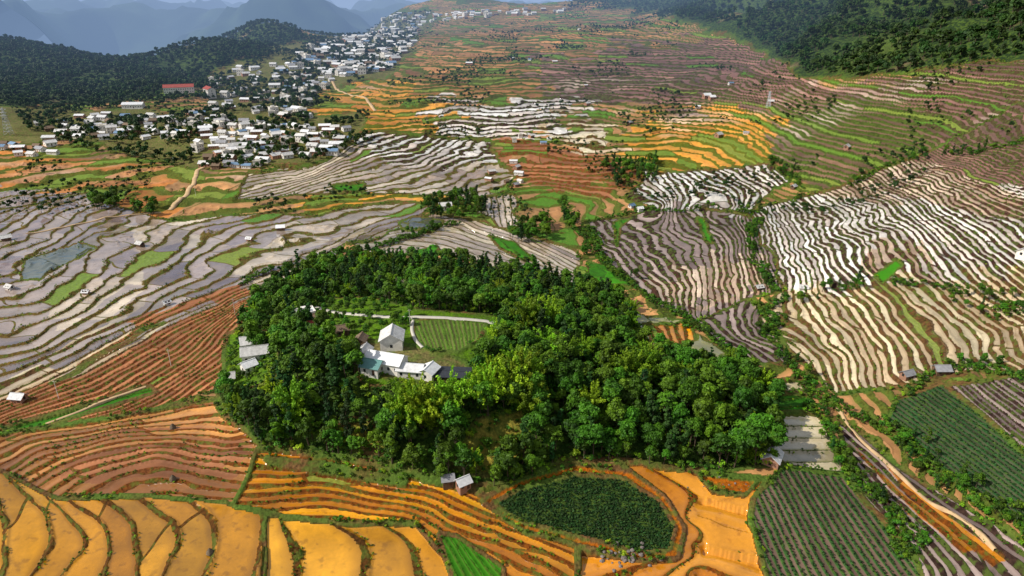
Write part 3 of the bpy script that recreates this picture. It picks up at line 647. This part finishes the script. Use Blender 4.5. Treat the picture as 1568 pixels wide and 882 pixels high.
HM=[house(10,7,3.2,2,ROOFS['lgrey'],WALLS[0]),house(12,7.5,3.4,2.2,ROOFS['lgrey'],WALLS[1]),house(9,6.5,3.2,1.8,ROOFS['white'],WALLS[0]),house(14,7,3.4,1.8,ROOFS['white'],WALLS[0]),house(9,8,6.4,1,CONC,WALLS[0],True,2),house(11,7,3.4,1.8,ROOFS['blue'],WALLS[0]),house(10,7,6.2,1.8,ROOFS['lgrey'],WALLS[0],False,2),house(8,6,3,2,ROOFS['brown'],WALLS[2]),house(10,6.5,3.2,1.9,ROOFS['grey'],WALLS[0]),house(11,7,3.3,1.9,ROOFS['white'],WALLS[0]),house(13,7,3.3,1.6,ROOFS['white'],WALLS[1])]
HPOS=[]
def cluster(poly,n,smin=9,prob=None,sc=1):
    poly=np.array(poly); c=0;tr=0
    while c<n and tr<n*14:
        tr+=1; px=random.uniform(*[poly[:,0].min(),poly[:,0].max()]);py=random.uniform(poly[:,1].min(),poly[:,1].max())
        if not inpoly(poly,np.array([px]),np.array([py]))[0]: continue
        x,y,z=place(px,py)
        if any((x-a)**2+(y-b)**2<smin**2 for a,b in HPOS): continue
        HPOS.append((x,y)); o=addobj('village_house',random.choice(HM),loc=(x,y,z+.2),rot=random.gauss(.2,.5)); o.scale=(sc*random.uniform(.75,1.1),)*3; c+=1
cluster([(455,85),(540,30),(600,15),(650,28),(640,60),(590,110),(520,118),(460,108)],240,9,sc=1.15)
cluster([(640,22),(750,16),(880,14),(870,20),(700,30),(640,36)],50,10,sc=1.1)
cluster([(420,100),(500,85),(530,120),(470,150),(480,185),(420,180)],46,10,sc=.95)
cluster([(290,175),(360,185),(440,190),(440,235),(395,258),(310,258),(300,225)],82,8.5,sc=.9)
cluster([(430,190),(540,200),(530,235),(440,245)],28,9.5,sc=.9)
cluster([(80,185),(150,175),(300,185),(290,215),(200,215),(120,212),(60,235)],60,9.5,sc=.9)
cluster([(0,220),(60,225),(110,235),(60,242),(0,240)],8,10,sc=.8)
cluster([(330,110),(440,95),(440,180),(340,180),(300,150)],46,11,sc=.9)
cluster([(740,240),(790,245),(800,285),(750,285)],7,9,sc=.55)
cluster([(770,205),(850,210),(830,222),(780,222)],5,9,sc=.55)
cluster([(880,130),(1200,120),(1250,200),(1050,215),(900,210)],5,26,sc=.5)
cluster([(560,60),(900,40),(1000,100),(700,130)],6,30,sc=.65)
def hs(px,py,L,Wd,h,rh,roof,wall=0,rot=0,flat=False,st=1,name='farm_house',dz=0):
    x,y,z=place(px,py); o=addobj(name,house(L,Wd,h,rh,ROOFS[roof],WALLS[wall],flat,st),loc=(x,y,z+.15+dz),rot=rot); return o
# courtyard compound on the hill
hs(601,528,9,8.5,4,2.6,'lgrey',0,1.65)
hs(592,562,14,7.5,3.6,2.2,'white',0,-.32); hs(572,568,7,6.5,3.0,1.6,'teal',0,-.32)
hs(630,574,9,5.5,3.0,1.5,'white',0,-.15,name='farm_shed'); hs(657,577,6,5.5,3,1.5,'white',0,1.2,name='farm_shed')
hs(558,548,6,4.5,3,1.6,'lgrey',0,1.4,name='farm_shed'); hs(553,528,5,4,2.6,1.4,'brown',2,1.5,name='farm_shed'); hs(524,512,5,4,2.6,1.4,'brown',2,.4,name='farm_shed')
hs(692,578,13,7,2.0,.4,'dark',2,-.08,name='netted_shed')
hs(470,495,7,6,5.6,1,'white',0,.5,True,2); hs(474,508,6,5,3,1.6,'red',0,.2); hs(490,492,5,4,2.6,1.3,'brown',2,.6,name='farm_shed')
hs(388,532,9,6.5,3.4,2,'lgrey',0,.4);hs(392,549,10,6.5,3.4,2,'lgrey',0,.3);hs(382,568,5,4.5,3,1.4,'white',0,.8);hs(350,586,5,4,2.8,1.4,'lgrey',0,.3)
hs(1181,708,7,5.4,2.8,1.9,'white',1,1.05,name='field_hut');hs(709,746,4,3.4,2.4,1.3,'white',1,.6,name='field_hut');hs(686,740,3.4,2.8,2.1,1.1,'grey',2,.2,name='field_hut')
hs(682,320,9,6,3.2,1.8,'lgrey',0,.2)
for px,py,r_,s_ in[(215,377,'lgrey',.7),(256,466,'white',.45),(132,450,'white',.45),(30,614,'white',.75),(430,352,'white',.8),(382,368,'white',.5),(16,443,'lgrey',.6),(1440,572,'grey',.85),(1388,578,'grey',.7),(1230,444,'lgrey',.6),(1567,392,'lgrey',.9),(1162,443,'lgrey',.55),(1100,210,'lgrey',1.1),(1082,150,'white',1.2),(1090,152,'white',1),(1180,158,'lgrey',.8),(1038,556,'lgrey',.5),(1296,228,'lgrey',.8),(965,190,'grey',.8),(1215,288,'white',.6),(10,368,'lgrey',.8),(967,318,'blue',.7),(980,322,'white',.6),(790,285,'grey',.7),(60,192,'lgrey',1.1)]:
    hs(px,py,6.5*s_,4.6*s_,2.7*s_,1.6*s_,r_,random.choice([0,1,2]),random.uniform(-.6,.9),name='field_hut')
hs(275,142,34,10,7,3,'red',0,.35,st=2,name='school_building');hs(322,148,20,9,9.5,2.5,'red',0,-.9,st=3,name='school_building');hs(205,165,22,9,4,2,'white',0,.1,name='school_building')
STR=plain('straw',(120,104,84),.95,.35,3)
def stack(px,py,s=1):
    mb=MB(); prof=[(1.3,0),(1.5,.6),(1.35,1.3),(.9,2.0),(.35,2.6),(.08,3.0)]
    for (r0,z0),(r1,z1) in zip(prof[:-1],prof[1:]): mb.tube((0,0,z0*s),(0,0,z1*s),r0*s,r1*s,0,10)
    n=300; a=rng.uniform(0,6.28,n); t=rng.uniform(0,2.6,n); rr=np.interp(t,[z for r,z in prof],[r for r,z in prof])*s; c=np.c_[np.cos(a)*rr,np.sin(a)*rr,t*s]
    mb.leaves(c,np.c_[np.cos(a),np.sin(a),.4+0*a],.2,np.full(n,.5),0)
    x,y,z=place(px,py); o=mb.obj('straw_stack',[STR],scene.collection); o.location=(x,y,z)
for q in[(322,848),(265,656),(265,735)]: stack(*q,s=.7)
def ribbon(name,pl,wd,mat,lift=.12):
    w_=[place(*q) for q in pl]; pts=[]
    for a,b in zip(w_[:-1],w_[1:]):
        n=max(2,int(math.hypot(b[0]-a[0],b[1]-a[1])/1.5))
        for i in range(n): pts.append((a[0]+(b[0]-a[0])*i/n,a[1]+(b[1]-a[1])*i/n))
    pts=np.array(pts)
    for _ in range(6): pts[1:-1]=(pts[:-2]+pts[1:-1]*2+pts[2:])/4
    d=np.gradient(pts,axis=0); d/=np.linalg.norm(d,axis=1,keepdims=True)+1e-9; nn=np.c_[-d[:,1],d[:,0]]
    rows=[]
    for o in(-1.08,-1,0,1,1.08):
        q=pts+nn*wd/2*o; z=hz(q[:,0],q[:,1])+lift
        if abs(o)>1.01: z-=.5
        rows.append(np.c_[q,z])
    zc=np.maximum(np.maximum(rows[1][:,2],rows[3][:,2]),rows[2][:,2])
    for _ in range(3): zc[1:-1]=np.maximum(zc[1:-1],(zc[:-2]+zc[2:])/2)
    for r in rows[1:4]: r[:,2]=zc
    V=np.stack(rows,1); n=len(pts); ix=np.arange(n*5).reshape(n,5)
    q=np.stack([ix[:-1,:-1],ix[:-1,1:],ix[1:,1:],ix[1:,:-1]],-1).reshape(-1,4)
    addobj(name,mesh_np(name,V.reshape(-1,3),q,[mat],True))
DIRT=plain('dirt_path_mat',(190,160,120),.95,.2,.3)
ribbon('concrete_path',[(482,470),(520,480),(575,485),(630,487),(700,488),(766,496)],2.4,CONC)
ribbon('dirt_path',[(632,490),(630,505),(636,522),(650,536)],1.3,CONC)
ribbon('village_road',[(260,322),(285,300),(298,278),(302,262),(340,235),(360,205),(350,185)],3.4,DIRT,.3)
ribbon('village_road',[(575,170),(560,150),(520,140),(500,110),(480,95)],3,DIRT,.3)
ribbon('dirt_path',[(40,358),(110,345),(180,332),(250,325)],2.0,DIRT,.2)
ribbon('dirt_path',[(70,650),(150,618),(230,590)],1.3,DIRT)
ribbon('stream_path',[(1280,625),(1310,665),(1350,700),(1430,775),(1530,850)],1.0,DIRT)
STEEL=plain('steel',(190,196,204),.4,.05)
def tower(px,py,h):
    mb=MB(); b=h*.12
    def cr(z): f=1-z/h; return b*(.15+.85*f)
    zs=np.linspace(0,h,9)
    for i in range(8):
        a,c=cr(zs[i]),cr(zs[i+1]); A_=[(s1*a,s2*a,zs[i]) for s1,s2 in((1,1),(-1,1),(-1,-1),(1,-1))];B_=[(s1*c,s2*c,zs[i+1]) for s1,s2 in((1,1),(-1,1),(-1,-1),(1,-1))]
        for j in range(4):
            mb.tube(A_[j],B_[j],.14,.14,0,4);mb.tube(A_[j],B_[(j+1)%4],.08,.08,0,4);mb.tube(B_[j],B_[(j+1)%4],.08,.08,0,4)
    for z in(h*.7,h*.82,h*.94):
        mb.tube((-h*.14,0,z),(0,0,z+.6),.12,.12,0,4);mb.tube((h*.14,0,z),(0,0,z+.6),.12,.12,0,4);mb.tube((-h*.14,0,z),(h*.14,0,z),.12,.12,0,4)
    x,y,z=place(px,py); o=mb.obj('transmission_tower',[STEEL],scene.collection); o.location=(x,y,z)
tower(14,206,26); tower(1176,165,16)
def pole(px,py,h=8):
    mb=MB(); mb.tube((0,0,-.5),(0,0,h),.14,.09,0,6); mb.tube((-.8,0,h-.6),(.8,0,h-.6),.05,.05,0,4)
    x,y,z=place(px,py); o=mb.obj('utility_pole',[CONC],scene.collection); o.location=(x,y,z)
for q in[(628,500),(455,470),(262,560),(90,610),(360,480),(1040,650),(300,300),(480,360)]: pole(*q)
ROCK=plain('rock_mat',(120,110,104),.9,.3,1.5)
import bmesh
def rock(px,py,s):
    bm=bmesh.new(); bmesh.ops.create_icosphere(bm,subdivisions=2,radius=s)
    for v in bm.verts: v.co*=random.uniform(.75,1.15); v.co.z*=.7
    me=bpy.data.meshes.new('boulder'); bm.to_mesh(me); bm.free(); me.materials.append(ROCK); x,y,z=place(px,py); addobj('boulder',me,loc=(x,y,z+.1*s),rot=random.uniform(0,6))
for i in range(34): rock(random.gauss(960,26),random.gauss(852,9),random.uniform(.3,.9))
for i in range(10): rock(random.gauss(1110,40),random.gauss(742,6),random.uniform(.2,.5))
print('buildings',time.time()-T00,len(HPOS))
# ---------- distant mountains
gx=np.linspace(-7000,7000,420); gy=np.linspace(3350,11000,200); GX,GY=np.meshgrid(gx,gy)
rd=1-np.abs(fbm(GX/1900,GY/1900,201,5))*2.1
GZ=-420+rd*560+fbm(GX/500,GY/500,205,4)*80+np.clip((GX-600)/2500,0,1)*500
ix=np.arange(GX.size).reshape(GX.shape); q=np.stack([ix[:-1,:-1],ix[:-1,1:],ix[1:,1:],ix[1:,:-1]],-1).reshape(-1,4)
k=N('distant_forest_mat'); ps=k.n('ShaderNodeNewGeometry').outputs['Position']
k.set(k.b.inputs['Base Color'],k.mix(k.ramp(k.noise(.004,6,ps),.4,.6),c4((30,50,32)),c4((60,80,48)))); k.b.inputs['Roughness'].default_value=.95
addobj('distant_mountains',mesh_np('distant_mountains',np.stack([GX,GY,GZ],-1).reshape(-1,3),q,[k.m],True))
vs=[(-30000,-30000,-430),(30000,-30000,-430),(30000,40000,-430),(-30000,40000,-430)]
addobj('valley_ground',mesh_np('valley_ground',vs,[[0,1,2,3]],[k.m]))
# ---------- haze boxes: absorption plus blue emission standing in for scattered light
def haze(name,x0,x1,y0,y1,z0,z1,dens,colr):
    vs=[];fs=[];ms=[];box(vs,fs,ms,x0,x1,y0,y1,z0,z1,0); me=bpy.data.meshes.new(name);me.from_pydata(vs,[],fs);me.update()
    m=bpy.data.materials.new(name);m.use_nodes=True;t=m.node_tree;t.nodes.clear();o=t.nodes.new('ShaderNodeOutputMaterial');a=t.nodes.new('ShaderNodeVolumeAbsorption');e=t.nodes.new('ShaderNodeEmission');s_=t.nodes.new('ShaderNodeAddShader')
    a.inputs['Color'].default_value=(0,0,0,1);a.inputs['Density'].default_value=dens;e.inputs['Color'].default_value=(*colr,1);e.inputs['Strength'].default_value=dens
    t.links.new(a.outputs[0],s_.inputs[0]);t.links.new(e.outputs[0],s_.inputs[1]);t.links.new(s_.outputs[0],o.inputs['Volume']);me.materials.append(m);addobj(name,me)
haze('haze_glow',-9000,9000,700,3300,-400,420,.00032,(.22,.34,.56))
haze('haze_glow',-14000,14000,3310,13000,-420,500,.00022,(.46,.60,.86))
# ---------- light
w_=bpy.data.worlds.new('World'); scene.world=w_; w_.use_nodes=True; nt=w_.node_tree
sky=nt.nodes.new('ShaderNodeTexSky'); sky.sky_type='NISHITA'; sky.sun_disc=False
SUN=Vector((-.76,-.20,.68)).normalized(); el=math.asin(SUN.z); sky.sun_elevation=el; sky.sun_rotation=math.atan2(SUN.x,SUN.y)
kw=N('',nt); tc=kw.n('ShaderNodeTexCoord').outputs['Generated']
mp=kw.n('ShaderNodeMapping',{'Vector':tc,'Scale':(2.2,2.2,6.0)}).outputs[0]
cl=kw.ramp(kw.noise(1.1,6,mp),.42,.62,0,.85)
kw.set(nt.nodes['Background'].inputs[0],kw.mix(cl,sky.outputs[0],(8.2,8.0,7.8,1)))
nt.nodes['Background'].inputs[1].default_value=.095
sl=bpy.data.lights.new('sun','SUN'); sl.energy=4.8; sl.angle=math.radians(.5); sl.color=(1,.94,.85); so=bpy.data.objects.new('sun',sl); scene.collection.objects.link(so); so.rotation_euler=SUN.to_track_quat('Z','Y').to_euler()
cam=bpy.data.cameras.new('camera'); cam.lens=36*F/1568; cam.sensor_width=36; cam.clip_end=60000; cam.clip_start=1
co=bpy.data.objects.new('camera',cam); scene.collection.objects.link(co); co.location=(0,0,CAMZ); co.rotation_euler=(math.pi/2-P,0,0); scene.camera=co
scene.view_settings.view_transform='Standard'; scene.view_settings.look='None'; scene.view_settings.exposure=0
print('done',time.time()-T00)
